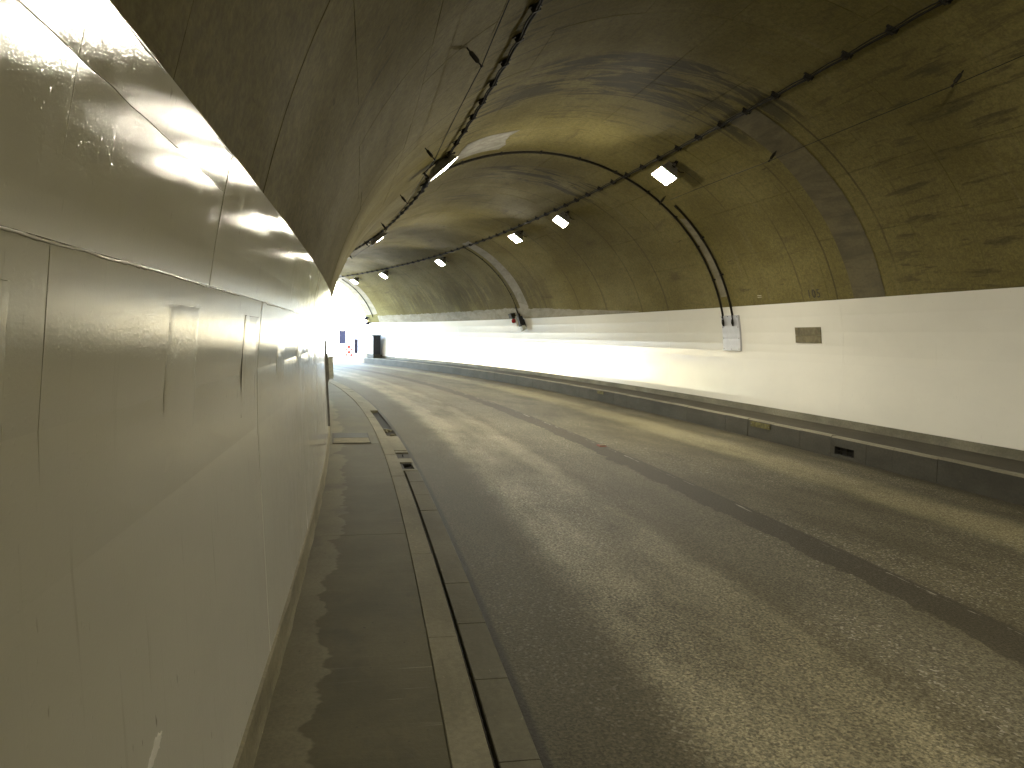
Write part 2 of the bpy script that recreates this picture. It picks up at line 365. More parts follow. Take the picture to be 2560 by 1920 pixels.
def sweep(mb, prof, ss, flip=False, mi=0, uvs=None):   # prof: list of (u, v); uvs: second coordinate for each profile point
    if uvs is None:
        uvs = [0.0]
        for i in range(1, len(prof)): uvs.append(uvs[-1]+math.hypot(prof[i][0]-prof[i-1][0], prof[i][1]-prof[i-1][1]))
    rows = [[W(s, u, v) for (u, v) in prof] for s in ss]
    for i in range(len(ss)-1):
        for j in range(len(prof)-1):
            q = [rows[i][j], rows[i+1][j], rows[i+1][j+1], rows[i][j+1]]; t = [(ss[i], uvs[j]), (ss[i+1], uvs[j]), (ss[i+1], uvs[j+1]), (ss[i], uvs[j+1])]
            if flip: q.reverse(); t.reverse()
            mb.quad(q, t, mi)
def solid(mb, prof, ss, mi=0, mis=None):               # closed section swept along with end caps
    n = len(prof); rows = [[W(s, u, v) for (u, v) in prof] for s in ss]; L = [0.0]
    for i in range(n): a, b = prof[i], prof[(i+1) % n]; L.append(L[-1]+math.hypot(a[0]-b[0], a[1]-b[1]))
    for i in range(len(ss)-1):
        for j in range(n):
            k = (j+1) % n
            mb.quad([rows[i][j], rows[i+1][j], rows[i+1][k], rows[i][k]], [(ss[i], L[j]), (ss[i+1], L[j]), (ss[i+1], L[j+1]), (ss[i], L[j+1])], mis[j] if mis else mi)
    mb.quad(rows[0], [(p[0], p[1]) for p in prof], mi); mb.quad(rows[-1][::-1], [(p[0], p[1]) for p in prof[::-1]], mi)
def lin(a, b, n): return [a+(b-a)*i/n for i in range(n+1)]
def steps(a, b, d): return lin(a, b, max(1, int(math.ceil((b-a)/d))))
def jit(x, y, z=0.0): return mnoise.noise(Vector((x, y, z)))

# ------------------------------------------------------------------ SETTING: ground, road
mb = MB(); c0 = plan(20)
for i in range(-10, 10):
    for j in range(-10, 10):
        x0, x1, y0, y1 = c0[0]+i*150, c0[0]+(i+1)*150, c0[1]+j*150, c0[1]+(j+1)*150
        mb.quad([(x0, y0, -.62), (x1, y0, -.62), (x1, y1, -.62), (x0, y1, -.62)])
tag(mb.build('ground', M['ground']), kind='structure')
mb = MB(); uu = lin(U_KERB_R-.05, 2.8645, 12)+[2.884]
sweep(mb, [(u, gz(u)) for u in uu], steps(-70, 0, 1.5)+steps(0, 60, .5)[1:]+steps(60, 150, 2)[1:], True, uvs=uu)
tag(mb.build('road', M['road'], smooth=True), kind='structure')
mb = MB()
solid(mb, [(2.8645, -.30), (2.8645, -.02), (3.96, -.28), (3.96, -.30)], steps(-70, 60, 1)); tag(mb.build('road_bed', M['black']), kind='structure')

# ------------------------------------------------------------------ left walkway, kerb, gutter
walk = empty('walkway', label='narrow concrete walkway under the glossy left wall', kind='structure')
def slab(parent, name, u0, u1, top, bot, s0, s1, mat, dev=.002, gap=.004, ds=.5, bev=.004):
    mb = MB(); dz = random.uniform(-dev, dev)
    pr = [(u0, bot), (u0, top+dz-bev), (u0+bev, top+dz), (u1-bev, top+dz), (u1, top+dz-bev), (u1, bot)]
    ss = steps(s0+gap/2, s1-gap/2, ds); L = [u0, u0, u0+bev, u1-bev, u1, u1]
    sweep(mb, pr, ss, True, uvs=L)
    for s, fl in ((ss[0], 0), (ss[-1], 1)):
        q = [W(s, u, v) for u, v in pr]; mb.quad(q if not fl else q[::-1], [(s, u) for u, v in pr])
    return mb.build(name, mat, parent)
b = [-70, -40, -20, -9.25, -4.15, .95, 6.05, 11.15, 16.25, 21.35, 26.45, 31.55, 36.65, 41.75, 46.85, 52]
for a, e in zip(b, b[1:]):
    if a < 11 < e and False: pass
    slab(walk, 'slab', 3.2, 4.0, HL, -.25, a, e, M['walk'], .002, .010)
kerbl = empty('kerb', label='pale concrete edging beside the slot drain', kind='structure')
s = -5.40
slab(kerbl, 'kerb_block', 3.0527, 3.1985, HL+.004, -.25, -60, s, M['kerb'])
while s < 50:
    slab(kerbl, 'kerb_block', 3.0527+random.uniform(-.003, .003), 3.1985, HL+.004, -.25, s, s+1.55, M['kerb'], .003, .008); s += 1.55
gut = empty('gutter', label='grey gutter blocks between slot drain and asphalt', kind='structure')
gb = [-60, -5.65, -4.95, -4.25, -3.55, -2.85, -2.15, -1.45, -.75, -.05, .65, 1.35, 2.05, 2.75, 3.45, 4.15, 4.85, 5.55, 6.25, 6.95, 7.65, 8.35, 9.0]
for a, e in zip(gb, gb[1:]): slab(gut, 'gutter_block', 2.867, 3.022, .006, -.25, a, e, M['gutter'], .003, .007)
slab(gut, 'gutter_block', 2.872, 3.040, .006, -.25, 9.02, 9.14, M['kerb'], .002, .005)
slab(gut, 'gutter_block', 2.872, 2.905, .006, -.25, 9.14, 9.62, M['gutter'], .002, .005)
slab(gut, 'gutter_block', 2.872, 3.045, .008, -.25, 9.62, 9.93, M['kerb'], .002, .006)
slab(gut, 'gutter_block', 2.872, 3.045, .010, -.25, 10.42, 10.56, M['kerb'], .002, .006)
slab(gut, 'gutter_block', 2.872, 3.047, .008, -.25, 10.62, 11.55, M['kerb'], .002, .006)
slab(gut, 'gutter_block', 2.872, 3.047, .008, -.25, 11.55, 12.15, M['kerb'], .002, .006)
for k in range(14):                                    # rubble in the open channel
    mb = MB(); sz = random.uniform(.05, .13); sp = random.uniform(12.2, 13.3)
    mb.box((0, 0, 0), (sz, sz*.8, sz*.6), Matrix.Rotation(random.random()*3, 3, 'Z'), taper=.7)
    o = mb.build('rubble', M['kerb'], gut); o.location = W(sp, random.uniform(2.9, 3.02), -.05+random.uniform(-.03, .03))
s = 16.3
while s < 50: slab(gut, 'gutter_block', 2.872, 3.047, .008, -.25, s, s+.7, M['kerb'], .003, .007); s += .7
cov = empty('gutter_inlet', frame(9.38, 2.965, -.03, 0, 1), 'rusty inlet frame round a square black hole in the gutter', 'gutter inlet')
mb = MB()
for cx_, cy_, dx, dy in ((-.20, 0, .05, .13), (.20, 0, .05, .13), (0, .062, .45, .035)): mb.box((cx_, cy_, 0), (dx, dy, .05))
mb.build('rim', M['steel_dark'], cov)
cov = empty('drain_cover', frame(10.17, 2.965, -.012, 0, 1), 'dark plate lying sunken in the gutter beyond the square hole', 'drain cover')
mb = MB(); mb.box((0, 0, 0), (.44, .15, .02)); mb.build('plate', M['steel_dark'], cov)
mb = MB(); mb.tube([(-.06, 0, .01), (-.06, 0, .03), (.06, 0, .03), (.06, 0, .01)], .006, 6); mb.build('handle', M['steel_dark'], cov)
# slot drain bars
sd_ = empty('slot_drain', label='black slot drain with thin cross bars along the kerb', kind='structure')
mb = MB(); sweep(mb, [(3.022, -.06), (3.0527, -.06)], steps(-5, 9.1, .5), True); mb.build('channel', M['black'], sd_)
for i in range(0, 90):
    mb = MB(); s = .5+i*.1
    mb.quad([W(s, 3.021, -.012), W(s+.006, 3.021, -.012), W(s+.006, 3.0535, -.012), W(s, 3.0535, -.012)])
    mb.build('bar', M['steel_dark'], sd_)
mb = MB(); mb.tube([W(s, 3.037, -.010) for s in steps(-4, 9, .4)], .0035, 6); mb.build('slot_rail', M['steel_dark'], sd_)
# walkway cover
pc = empty('pit_cover', frame(11.78, 3.585, .034, 0, 1), 'dark brown pit cover set across the left walkway', 'pit cover')
for i in range(2):
    mb = MB(); mb.box(((-.27, .27)[i], 0, 0), (.53, .50, .012)); mb.build('lid', M['brown'] if i else M['board'], pc)
mb = MB()
for x in (-.545, .545): mb.box((x, 0, 0), (.014, .53, .010))
for y in (-.258, .258): mb.box((0, y, .0005), (1.10, .012, .010))
mb.build('frame', M['steel_dark'], pc)

# ------------------------------------------------------------------ right kerb and walkway
ztop = HK+gz(U_KERB_R)
walkr = empty('walkway', label='raised dusty walkway behind the high right kerb', kind='structure')
for a, e in zip(b, b[1:]): slab(walkr, 'slab', -4.0, -3.158, ztop-.004, -.25, a, e, M['walk_r'], .002, .006)
kr = empty('kerb', label='high grey concrete kerb on the right', kind='structure')
def kerb_block(a, e, hole=None):
    mb = MB(); ss = steps(a+.003, e-.003, .4); t = ztop+random.uniform(-.004, .004); du = random.uniform(-.003, .003)
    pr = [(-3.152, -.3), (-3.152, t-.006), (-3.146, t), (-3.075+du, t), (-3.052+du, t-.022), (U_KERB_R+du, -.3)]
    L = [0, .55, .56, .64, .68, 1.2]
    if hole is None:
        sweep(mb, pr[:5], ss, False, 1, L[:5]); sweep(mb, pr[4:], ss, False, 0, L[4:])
    else:
        sweep(mb, pr[:5], ss, False, 1, L[:5])
        h0, h1, z0, z1 = hole; x = U_KERB_R+du
        sweep(mb, [pr[4], (x, z1)], steps(a+.003, e-.003, .2)); sweep(mb, [(x, z0), (x, -.3)], steps(a+.003, e-.003, .2))
        sweep(mb, [(x, z1), (x, z0)], [a+.003, h0]); sweep(mb, [(x, z1), (x, z0)], [h1, e-.003])
        for p0, p1 in (((x, z1), (x-.09, z1)), ((x-.09, z1), (x-.09, z0)), ((x-.09, z0), (x, z0))): sweep(mb, [p0, p1], [h0, h1], False, 2)
        for hh in (h0, h1): mb.quad([W(hh, x, z0), W(hh, x-.09, z0), W(hh, x-.09, z1), W(hh, x, z1)], None, 2)
    for s, fl in ((ss[0], 1), (ss[-1], 0)):
        q = [W(s, u, v) for u, v in pr]; mb.quad(q[::-1] if fl else q, [(s+u, v) for u, v in pr])
    return mb.build('kerb_block', [M['kerb_r'], M['kerb_top'], M['black']], kr, merge=False)
kerb_block(-70, -30); kerb_block(-30, -6.3)
s = -6.3
while s < 56:
    hole = (9.29, 9.86, gz(U_KERB_R)+.055, gz(U_KERB_R)+.160) if abs(s-9.2) < .05 else None
    kerb_block(s, s+.75 if not hole else s+.75, hole); s = round(s+.75 if not hole else s+.75, 3)
    if abs(s-9.45) < .01: s = 9.2
inl = empty('drain_grille', frame(9.575, -3.085, gz(U_KERB_R)+.1075, 1, 0), 'dark grating inside the opening of the right kerb', 'grating')
for k in range(4):
    mb = MB(); mb.box((-.19+.125*k, 0, 0), (.014, .104, .014)); mb.build('bar', M['steel_dark'], inl)
mb = MB(); mb.box((0, 0, .008), (.565, .008, .006)); mb.build('rail', M['steel_dark'], inl)
def reflector(s, u, z, label, mat, ln=.6, h=.085):
    e = empty('kerb_plate', frame(s, u, z, 1, 0), label, 'kerb plate')
    mb = MB(); mb.box((0, 0, .004), (ln, h, .008)); mb.build('plate', mat, e)
    for x in (-.45, .45):
        mb = MB(); mb.tube([(x*ln, 0, .006), (x*ln, 0, .013)], .010, 8); mb.build('screw', M['bolt'], e)
reflector(11.80, -3.044, ztop-.075, 'faded yellow plate fixed high on the right kerb face', M['yellow'])
reflector(19.0, -3.044, ztop-.070, 'small mossy yellow plate on the kerb farther along', M['yellow'], .42, .075)

# ------------------------------------------------------------------ TUNNEL
tun = empty('tunnel', label='curving vaulted road tunnel with white painted side walls', cat='tunnel')
A_R = math.asin((2.2173-VC)/(RR*RV)); A_L = math.pi-math.asin((2.0461-VC)/(RR*RV))
BAY = 6.45
bays = [8.15+BAY*k for k in range(-12, 6)] + [PORTAL]
bays = [x for x in bays if x < PORTAL-.5]+[PORTAL]
def vault_section(s0, s1, fine):
    mb = MB(); nA = 11
    back = .012
    a_edges = [A_R]+[A_R+(A_L-A_R)*(i+random.uniform(-.12, .12))/nA for i in range(1, nA)]+[A_L]
    # backing shell
    ang = lin(A_R-.0, A_L+.0, 66); ss = steps(s0, s1, .6 if fine else 1.6)
    sweep(mb, [arc(a, -back) for a in ang], ss, True, uvs=[a*RR for a in ang])
    nS = 6 if fine else 2
    for i in range(nA):
        sh = random.uniform(-.35, .35) if fine else 0
        se = [s0]+[s0+(s1-s0)*(k+sh*.6)/nS for k in range(1, nS)]+[s1]
        for k in range(nS):
            off = random.uniform(0, .003)
            g0, g1, h0, h1 = [random.choice((.0, .0008, .0016, .003, .004)) if fine else 0 for _ in range(4)]
            if k == 0: h0 = .002
            if k == nS-1: h1 = .002
            a0, a1 = a_edges[i]+g0/RR, a_edges[i+1]-g1/RR; t0, t1 = se[k]+h0, se[k+1]-h1
            aa = lin(a0, a1, 6); tt = steps(t0, t1, .55 if fine else 1.6)
            sweep(mb, [arc(a, off) for a in aa], tt, True, uvs=[a*RR for a in aa])
            for a_ in (a0, a1): sweep(mb, [arc(a_, off), arc(a_, -back)], tt, a_ == a0, uvs=[a_*RR, a_*RR+.01])
            for t_ in (t0, t1): sweep(mb, [arc(a, off) for a in aa], [t_, t_+1e-4], False, uvs=[a*RR for a in aa]) if False else None
            for t_, fl in ((t0, False), (t1, True)):
                for x in range(6):
                    q = [W(t_, *arc(aa[x], off)), W(t_, *arc(aa[x+1], off)), W(t_, *arc(aa[x+1], -back)), W(t_, *arc(aa[x], -back))]
                    mb.quad(q[::-1] if fl else q, [(t_, aa[x]*RR)]*4)
    return mb.build('vault_section', M['vault'], tun, merge=False)
for a, e in zip(bays, bays[1:]): vault_section(a, e, e > 0)

# painted walls as pieces ------------------------------------------------
def wall_piece(side, name, vs, s0, s1, mat, off=0.0, gap=.002, ds=.6, tilt=0.0, dep=.002, rnd=0.0, parent=None):
    mb = MB(); pr = []
    for v in vs: pr.append((side*(prof_u(v)-off-random.uniform(-rnd, rnd)), v))
    ss = steps(s0+gap/2, s1-gap/2, ds); fl = side > 0
    L = [0.0]
    for i in range(1, len(vs)): L.append(L[-1]+abs(vs[i]-vs[i-1]))
    L = [vs[0]+x for x in L]
    for j in range(len(vs)-1): sweep(mb, pr[j:j+2], ss, not fl, uvs=L[j:j+2])
    bk = [(u+side*dep, v) for u, v in pr]
    sweep(mb, [bk[0], pr[0]], ss, not fl, uvs=[L[0], L[0]+.005]); sweep(mb, [pr[-1], bk[-1]], ss, not fl, uvs=[L[-1], L[-1]+.005])
    for s in (ss[0], ss[-1]):
        for j in range(len(vs)-1): mb.quad([W(s, *pr[j]), W(s, *pr[j+1]), W(s, *bk[j+1]), W(s, *bk[j])], [(s, L[j])]*4)
    return mb.build(name, mat, parent or tun, merge=False)
VL_LOW = [.1847, .33, .53, .72, .925, 1.1585, 1.40, 1.6776]
VL_UP = [1.6786, 1.80, 1.9407, 2.0461]
seams = [-70, -50, -30, -14, -7.55, -4.25, -3.15, -2.05, -.95, .15, 1.25]+[1.25+1.1*k for k in range(1, 41)]
seams = [x for x in seams if x < PORTAL-.3]+[PORTAL]
for a, e in zip(seams, seams[1:]):
    near = e > -1
    o_ = random.uniform(0, .002); d_ = .25 if near and e < 12 else .6
    wall_piece(1, 'wall_panel', VL_LOW, a, e, M['paint_l'], o_, random.choice((.0003, .0005, .0009)) if near else .002, d_, rnd=.0010, dep=.003)
    wall_piece(1, 'wall_panel', VL_UP, a, e, M['paint_l'], .0015+random.uniform(0, .002), random.choice((.0006, .0010)), d_, rnd=.0006, dep=.004)
VR = [.3566, .475, .575, .66, .80, .935, 1.07, 1.21, 1.354, 1.496, 1.71, 1.977, 2.2173]
rs = [-70, -40, -20, -12.4, -6.55, -.7, 5.15, 11.0, 17.1, 22.9, 28.5, 34.3, 40.1, PORTAL]
for a, e in zip(rs, rs[1:]):
    for v0, v1 in ((0, 3), (3, 6), (6, 9), (9, 10), (10, 11), (11, 12)):
        wall_piece(-1, 'wall_panel', VR[v0:v1+1], a, e, M['paint_r'], random.uniform(0, .0006), .003, .5, rnd=.0014 if v1 < 12 else .0003)
# dark backing behind every joint of the painted walls
for side, v0, v1 in ((1, -.35, 2.045), (-1, -.35, 2.216)):
    mb = MB(); vs = lin(v0, v1, 14); sweep(mb, [(side*(prof_u(v)+.0045), v) for v in vs], steps(-70, PORTAL, 1.0), side < 0, uvs=vs)
    mb.build('wall_core', M['paint_l' if side > 0 else 'paint_r'], tun)
# raw concrete foot of each wall, with a broken upper edge
for side, top, low in ((1, .1847, -.05), (-1, .3566, .1)):
    for a, e in zip(bays, bays[1:]):
        mb = MB(); ss = steps(a, e, .05 if a > -1 and a < 20 and side > 0 else .3)
        def pr(s):
            j1 = jit(s*2.3, side*5)*.012+jit(s*11, side*9)*.006; j0 = jit(s*3.1, 3+side)*.010
            t = top-.004
            return [(side*(prof_u(t)+.006), t), (side*(prof_u(t)-.010-j1*.5), t-.006-abs(j1)*.4), (side*(prof_u(.2)-.016-j0), (t+low)*.5), (side*(prof_u(.05)-.020-j1), low+.06), (side*(prof_u(.05)-.022), low)]
        for i in range(len(ss)-1):
            p, q = pr(ss[i]), pr(ss[i+1])
            for j in range(len(p)-1):
                f = [W(ss[i], *p[j]), W(ss[i], *p[j+1]), W(ss[i+1], *q[j+1]), W(ss[i+1], *q[j])]; uvq = [(ss[i], p[j][1]), (ss[i], p[j+1][1]), (ss[i+1], q[j+1][1]), (ss[i+1], q[j][1])]
                if side < 0: f.reverse(); uvq.reverse()
                mb.quad(f, uvq)
        mb.build('wall_foot', M['raw_l' if side > 0 else 'raw'], tun)
# thick paint beads that hang along the board joints of the left wall
def bead(v, s0, s1, r, thr, name='paint_ridge'):
    run = []
    def flush():
        if len(run) > 3:
            mb = MB(); mb.tube([W(q, prof_u(v)-.002, v+jit(q*9, v)*.003) for q in run], [r*(.55+.9*abs(jit(q*23, v*3)))*(0.3 if i in (0, len(run)-1) else 1) for i, q in enumerate(run)], 6)
            mb.build(name, M['paint_l'], tun, smooth=True)
        run.clear()
    s = s0
    while s < s1:
        if jit(s*1.3, v*7) > thr: run.append(s)
        else: flush()
        s += .012 if s < 4 else .04
    flush()
bead(1.676, .6, 9, .0045, -.12); bead(1.9407, .6, 9, .0013, -.25); bead(2.043, .6, 6, .0022, -.1)
# squarish repair patches at regular spacing on the left wall
for k, (s0, s1, vb) in enumerate([(.80, 1.13, 1.22), (1.94, 2.26, 1.22), (3.03, 3.38, 1.235), (4.15, 4.50, 1.24), (5.38, 5.71, 1.24), (6.50, 6.83, 1.24), (7.62, 7.95, 1.24), (8.72, 9.05, 1.24)]):
    mb = MB(); n1, n2 = 16, 20; vt = 1.611; P = {}
    for i in range(n1+1):
        for j in range(n2+1):
            s = s0+(s1-s0)*i/n1; v = vb+(vt-vb)*j/n2
            if i in (0, n1): s += jit(v*23, k+i)*.003
            if j in (0, n2): v += jit(s*31, k+j+3)*(.006 if k == 1 else .003)
            e = .0008 if i in (0, n1) or j in (0, n2) else .0019
            P[i, j] = (s, prof_u(v)-.003-e+jit(s*14, v*14, k)*.0006, v)
    for i in range(n1):
        for j in range(n2):
            q = [P[i, j], P[i, j+1], P[i+1, j+1], P[i+1, j]]; mb.quad([W(*x) for x in q], [(x[0]+k*3, x[2]) for x in q])
    mb.build('repair_patch', M['paint_l'], tun, smooth=True)
    mb = MB()                                           # raised lip round the patch
    loop = [(s0, vb), (s0, vt), (s1, vt), (s1, vb)] if k != 2 else [(s0, vb), (s0, vt), (s1, vt), (s1, vb)]
    pts = []
    for (a0, b0), (a1, b1) in zip(loop, loop[1:]):
        for q in range(14): pts.append((a0+(a1-a0)*q/14, b0+(b1-b0)*q/14))
    mb.tube([W(s+jit(s*40, v*40)*.002, prof_u(v)-.003, v+jit(v*33, s*33)*.002) for s, v in pts], [.0007+.0013*abs(jit(s*50, v*50, 4)) for s, v in pts], 5)
    mb.build('patch_lip', M['stencil'] if k == 2 else M['paint_l'], tun, smooth=True)
# scraped spot low on the left wall
mb = MB(); P = {}; n1 = 22
for i in range(n1+1):
    for j in range(n1+1):
        x, y = -1+2*i/n1, -1+2*j/n1; r_ = math.hypot(x, y*1.4)+.5*jit(x*3, y*3, 8)
        s = 1.73+.060*x; v = .66+.022*y+.016*x; h = max(0.0, 1-r_)
        P[i, j] = W(s, prof_u(v)-(.0062*min(1, h*5)*(.6+.5*abs(jit(x*6, y*6))) if h > 0 else -.003), v)
for i in range(n1):
    for j in range(n1): mb.quad([P[i, j], P[i, j+1], P[i+1, j+1], P[i+1, j]], [(i*.01, j*.01)]*4)
mb.build('scraped_paint', M['scrape'], tun)

mb = MB(); pf = [(-(prof_u(v)+.03), v) for v in lin(-.5, VC, 5)]+[arc(a, -.03) for a in lin(0, math.pi, 48)[1:]]+[(prof_u(v)+.03, v) for v in lin(VC, -.5, 5)[1:]]
sweep(mb, pf, steps(-70, PORTAL, 1.5)); mb.build('light_stop_shell', M['raw'], tun)  # unseen shell added to stop sky light leaking through the wall gaps
# mortar bands round the vault --------------------------------------------
def band(name, s0, s1, a0, a1, mat, off=.0085, rag=.0, ragA=0.0, ds=.12, da=.03, taper=False):
    mb = MB(); aa = steps(a0, a1, da); P = []
    for a in aa:
        l = s0+jit(a*6, s0)*rag; r = s1+jit(a*6+9, s1)*rag; P.append([(x, a) for x in lin(l, r, max(1, int((s1-s0)/(.08 if taper else .35))))])
    if ragA:
        for col_ in range(len(P[0])):
            for row, sg in ((0, -1), (-1, 1)):
                if taper and row == 0: continue
                s, a = P[row][col_]; P[row][col_] = (s, a+sg*(jit(s*1.7, a*3)*.5+.4*jit(s*7, a)+.3*jit(s*15, a))*ragA*(.4 if taper else 1))
    if taper:
        for row in range(len(P)):
            for col_ in range(len(P[0])):
                s, a = P[row][col_]; k = min(1, (s-s0)/9); P[row][col_] = (s, a0+(a-a0)*(.08+.92*k))
    for i in range(len(P)-1):
        for j in range(len(P[0])-1):
            q = [P[i][j], P[i+1][j], P[i+1][j+1], P[i][j+1]]
            mb.quad([W(s, *arc(a, off)) for s, a in q], [(s, a*RR) for s, a in q])
    mb.build(name, mat, tun, smooth=True)
band('mortar_band', 9.95, 10.64, A_R, R(66), M['band_dark'], .0085, .02, .03)
band('mortar_band', 14.25, 14.52, R(18), R(45), M['band_pale'], .0080, .03, .08)
band('mortar_band', 26.35, 27.15, R(20), R(68), M['band_pale'], .0085, .05, .05)
band('mortar_band', 18.5, 44.0, A_R+.002, R(21), M['band_pale'], .0085, .0, .05, .25, taper=True)
band('mortar_band', 43.9, 45.5, R(22), R(120), M['band_pale'], .0080, .05, .05)
band('lime_patch', 12.9, 14.3, R(103), R(116), M['lime'], .0086, .22, .06, .1, .02)

# outer thickness of the lining at the far mouth
mb = MB(); aa = [A_R*0-.35]+lin(0, math.pi, 40)+[math.pi+.35]
def pfl(a, off):
    if a < 0: return (-(RR-off), VC+a*3.6)
    if a > math.pi: return ((RR-off), VC-(a-math.pi)*3.6)
    return arc(a, off)
for s in (PORTAL,):
    for i in range(len(aa)-1):
        p = [pfl(aa[i], 0), pfl(aa[i+1], 0), pfl(aa[i+1], -.7), pfl(aa[i], -.7)]
        mb.quad([W(s+.01, *x) for x in p], [x for x in p]); mb.quad([W(s+.01, *p[3]), W(s+.01, *p[2]), W(s-6, *p[2]), W(s-6, *p[3])])
mb.build('portal_ring', M['outer'], tun)

# paint marks: the stencilled 105 and two chalk dashes
def text(body, s, v, size, mat, name):
    cu = bpy.data.curves.new(name, 'FONT'); cu.body = body; cu.size = size; cu.extrude = .0008; cu.align_x = 'CENTER'; cu.align_y = 'CENTER'; cu.space_character = 1.25
    tmp = bpy.data.objects.new('tmp', cu); COL.objects.link(tmp); bpy.context.view_layer.update()
    me = bpy.data.meshes.new_from_object(tmp); bpy.data.objects.remove(tmp); me.materials.clear(); me.materials.append(mat)
    o = bpy.data.objects.new(name, me); COL.objects.link(o)
    a = math.asin((v-VC)/(RR*RV)); u, vv = arc(a, .011); th = plan(s)[2]
    t = Vector((-math.sin(th), math.cos(th), 0)); l = Vector((-math.cos(th), -math.sin(th), 0))
    nrm = (l*math.cos(a)-Vector((0, 0, 1))*math.sin(a)).normalized()
    xa = -t; ya = nrm.cross(xa).normalized(); m = Matrix((xa, ya, nrm)).transposed().to_4x4(); m.translation = W(s, u, vv)
    o.parent = tun; o.matrix_world = m; return o
text('105', 11.58, 2.335, .20, M['stencil'], 'painted_number')
for v in (2.355, 2.385):
    mb = MB(); a = math.asin((v-VC)/(RR*RV)); p, q = arc(a, .0105), arc(a+.002, .0105)
    mb.quad([W(13.10, *p), W(13.24, *p), W(13.24, *q), W(13.10, *q)]); mb.build('chalk_dash', M['mark'], tun)

# ------------------------------------------------------------------ cable runs
def cable_run(v, side, s0, s1, label, first):
    u = side*prof_u(v); a = math.acos(max(-1, min(1, -u/RR)))
    e = empty('cable_run', None, label, 'cable')
    def P(s, off): return W(s, *arc(a, off))
    mb = MB(); ss = steps(s0, s1, .12)
    mb.tube([P(s, .050+.006*math.cos((s-first)/.72*2*math.pi)) for s in ss], .0125, 7); mb.build('cable', M['cable'], e, smooth=True)
    mb = MB(); mb.tube([W(s, *arc(a+.0075, .045+.010*math.cos((s-first)/.72*2*math.pi+.6))) for s in ss], .008, 6); mb.build('cable', M['cable'], e, smooth=True)
    k = math.ceil((s0-first)/.72); cm = None
    mb = MB(); mb.box((0, 0, .008), (.04, .13, .008)); mb.box((0, 0, .040), (.034, .060, .060)); mb.box((0, .05, .025), (.022, .022, .035)); mb.box((0, -.042, .045), (.026, .022, .045))
    cm = mb.mesh('clip', [M['steel_dark']])
    while first+.72*k < s1:
        s = first+.72*k; k += 1
        o = bpy.data.objects.new('clip', cm); COL.objects.link(o); o.parent = e
        p, q = arc(a, .0), (math.cos(a), -math.sin(a)); o.matrix_world = frame(s, p[0], p[1], q[0], q[1]) @ Matrix.Rotation(random.uniform(-.25, .25), 4, 'Z')
cable_run(4.6958, -1, -8, 45.5, 'dark clipped cable running along the crown right of the arch', 6.48)
cable_run(4.4855, 1, -8, 45.5, 'dark clipped cable running along the vault left of the arch', 7.02)

# thin wires on struts
def wire(side, a, s0, s1, struts, label):
    e = empty('suspension_wire', None, label, 'wire')
    mb = MB(); pts = []
    for i in range(len(struts)-1):
        for q in range(8):
            t = q/8; s = struts[i]+(struts[i+1]-struts[i])*t; pts.append(W(s, *arc(a, .20-.02*4*t*(1-t))))
    mb.tube(pts, .0045, 5); mb.build('strand', M['steel_dark'], e, smooth=True)
    mb = MB()
    mb.tube([(0, 0, 0), (0, 0, .05)], .008, 6); mb.tube([(0, 0, .04), (0, 0, .06), (0, 0, .145), (0, 0, .16)], [.012, .022, .022, .012], 8); mb.tube([(0, 0, .15), (0, 0, .205)], .008, 6); mb.tube([(0, -.012, .2), (0, .012, .2)], .011, 6)
    me = mb.mesh('strut', [M['brown']], True)
    for s in struts:
        if s < -6 or s > 45: continue
        o = bpy.data.objects.new('strut', me); COL.objects.link(o); o.parent = e
        p = arc(a, 0); o.matrix_world = frame(s, p[0], p[1], math.cos(a), -math.sin(a))
wire(1, R(132), 0, 45, [-4.1, -.4, 3.3, 7.04, 10.85, 14.57, 18.3, 22.0, 25.7], 'thin wire on brown struts beside the left cable')
wire(-1, R(53.4), 0, 45, [-3.4, .1, 3.6, 7.07, 10.50, 14.25], 'thin wire on brown struts below the right cable')

# conduits round the ring
def conduit(s, a0, a1, label, vend=None, r=.022, clamps=True, parent=None):
    e = empty('conduit', None, label, 'conduit'); mb = MB(); pts = []
    for a in steps(min(a0, a1), max(a0, a1), .02): pts.append(W(s, *arc(a, .035)))
    if vend is not None:
        lo = []
        a = A_R; 
        for v in lin(vend, 2.2, 8): lo.append(W(s, -(prof_u(v)-.035), v))
        pts = [p for p in pts if p.z > 2.25]; pts = lo+pts
    mb.tube(pts, r, 8); mb.build('pipe', M['cable'], e, smooth=True)
    if clamps:
        mb = MB(); mb.box((0, 0, .012), (.12, .03, .008)); mb.tube([(0, -.016, .035), (0, .016, .035)], r*1.35, 8); me = mb.mesh('clamp', [M['steel_dark']])
        n = max(2, int(abs(a1-a0)*RR/.75))
        for i in range(1, n):
            a = a0+(a1-a0)*i/n; p = arc(a, 0); o = bpy.data.objects.new('clamp', me); COL.objects.link(o); o.parent = e
            o.matrix_world = frame(s, p[0], p[1], math.cos(a), -math.sin(a))
    return e
conduit(14.57, R(12.5), R(124), 'black conduit arching right over the vault into the grey cover plate', 1.92)
conduit(14.21, R(12.5), R(49.7), 'shorter black conduit dropping beside the long arching one', 1.92)
conduit(27.42, R(17), R(66), 'thin studded conduit dropping to the red alarm lamp', None, .012)
conduit(44.6, R(20), R(62), 'dark conduit along the ring nearest the bright mouth', None, .02)

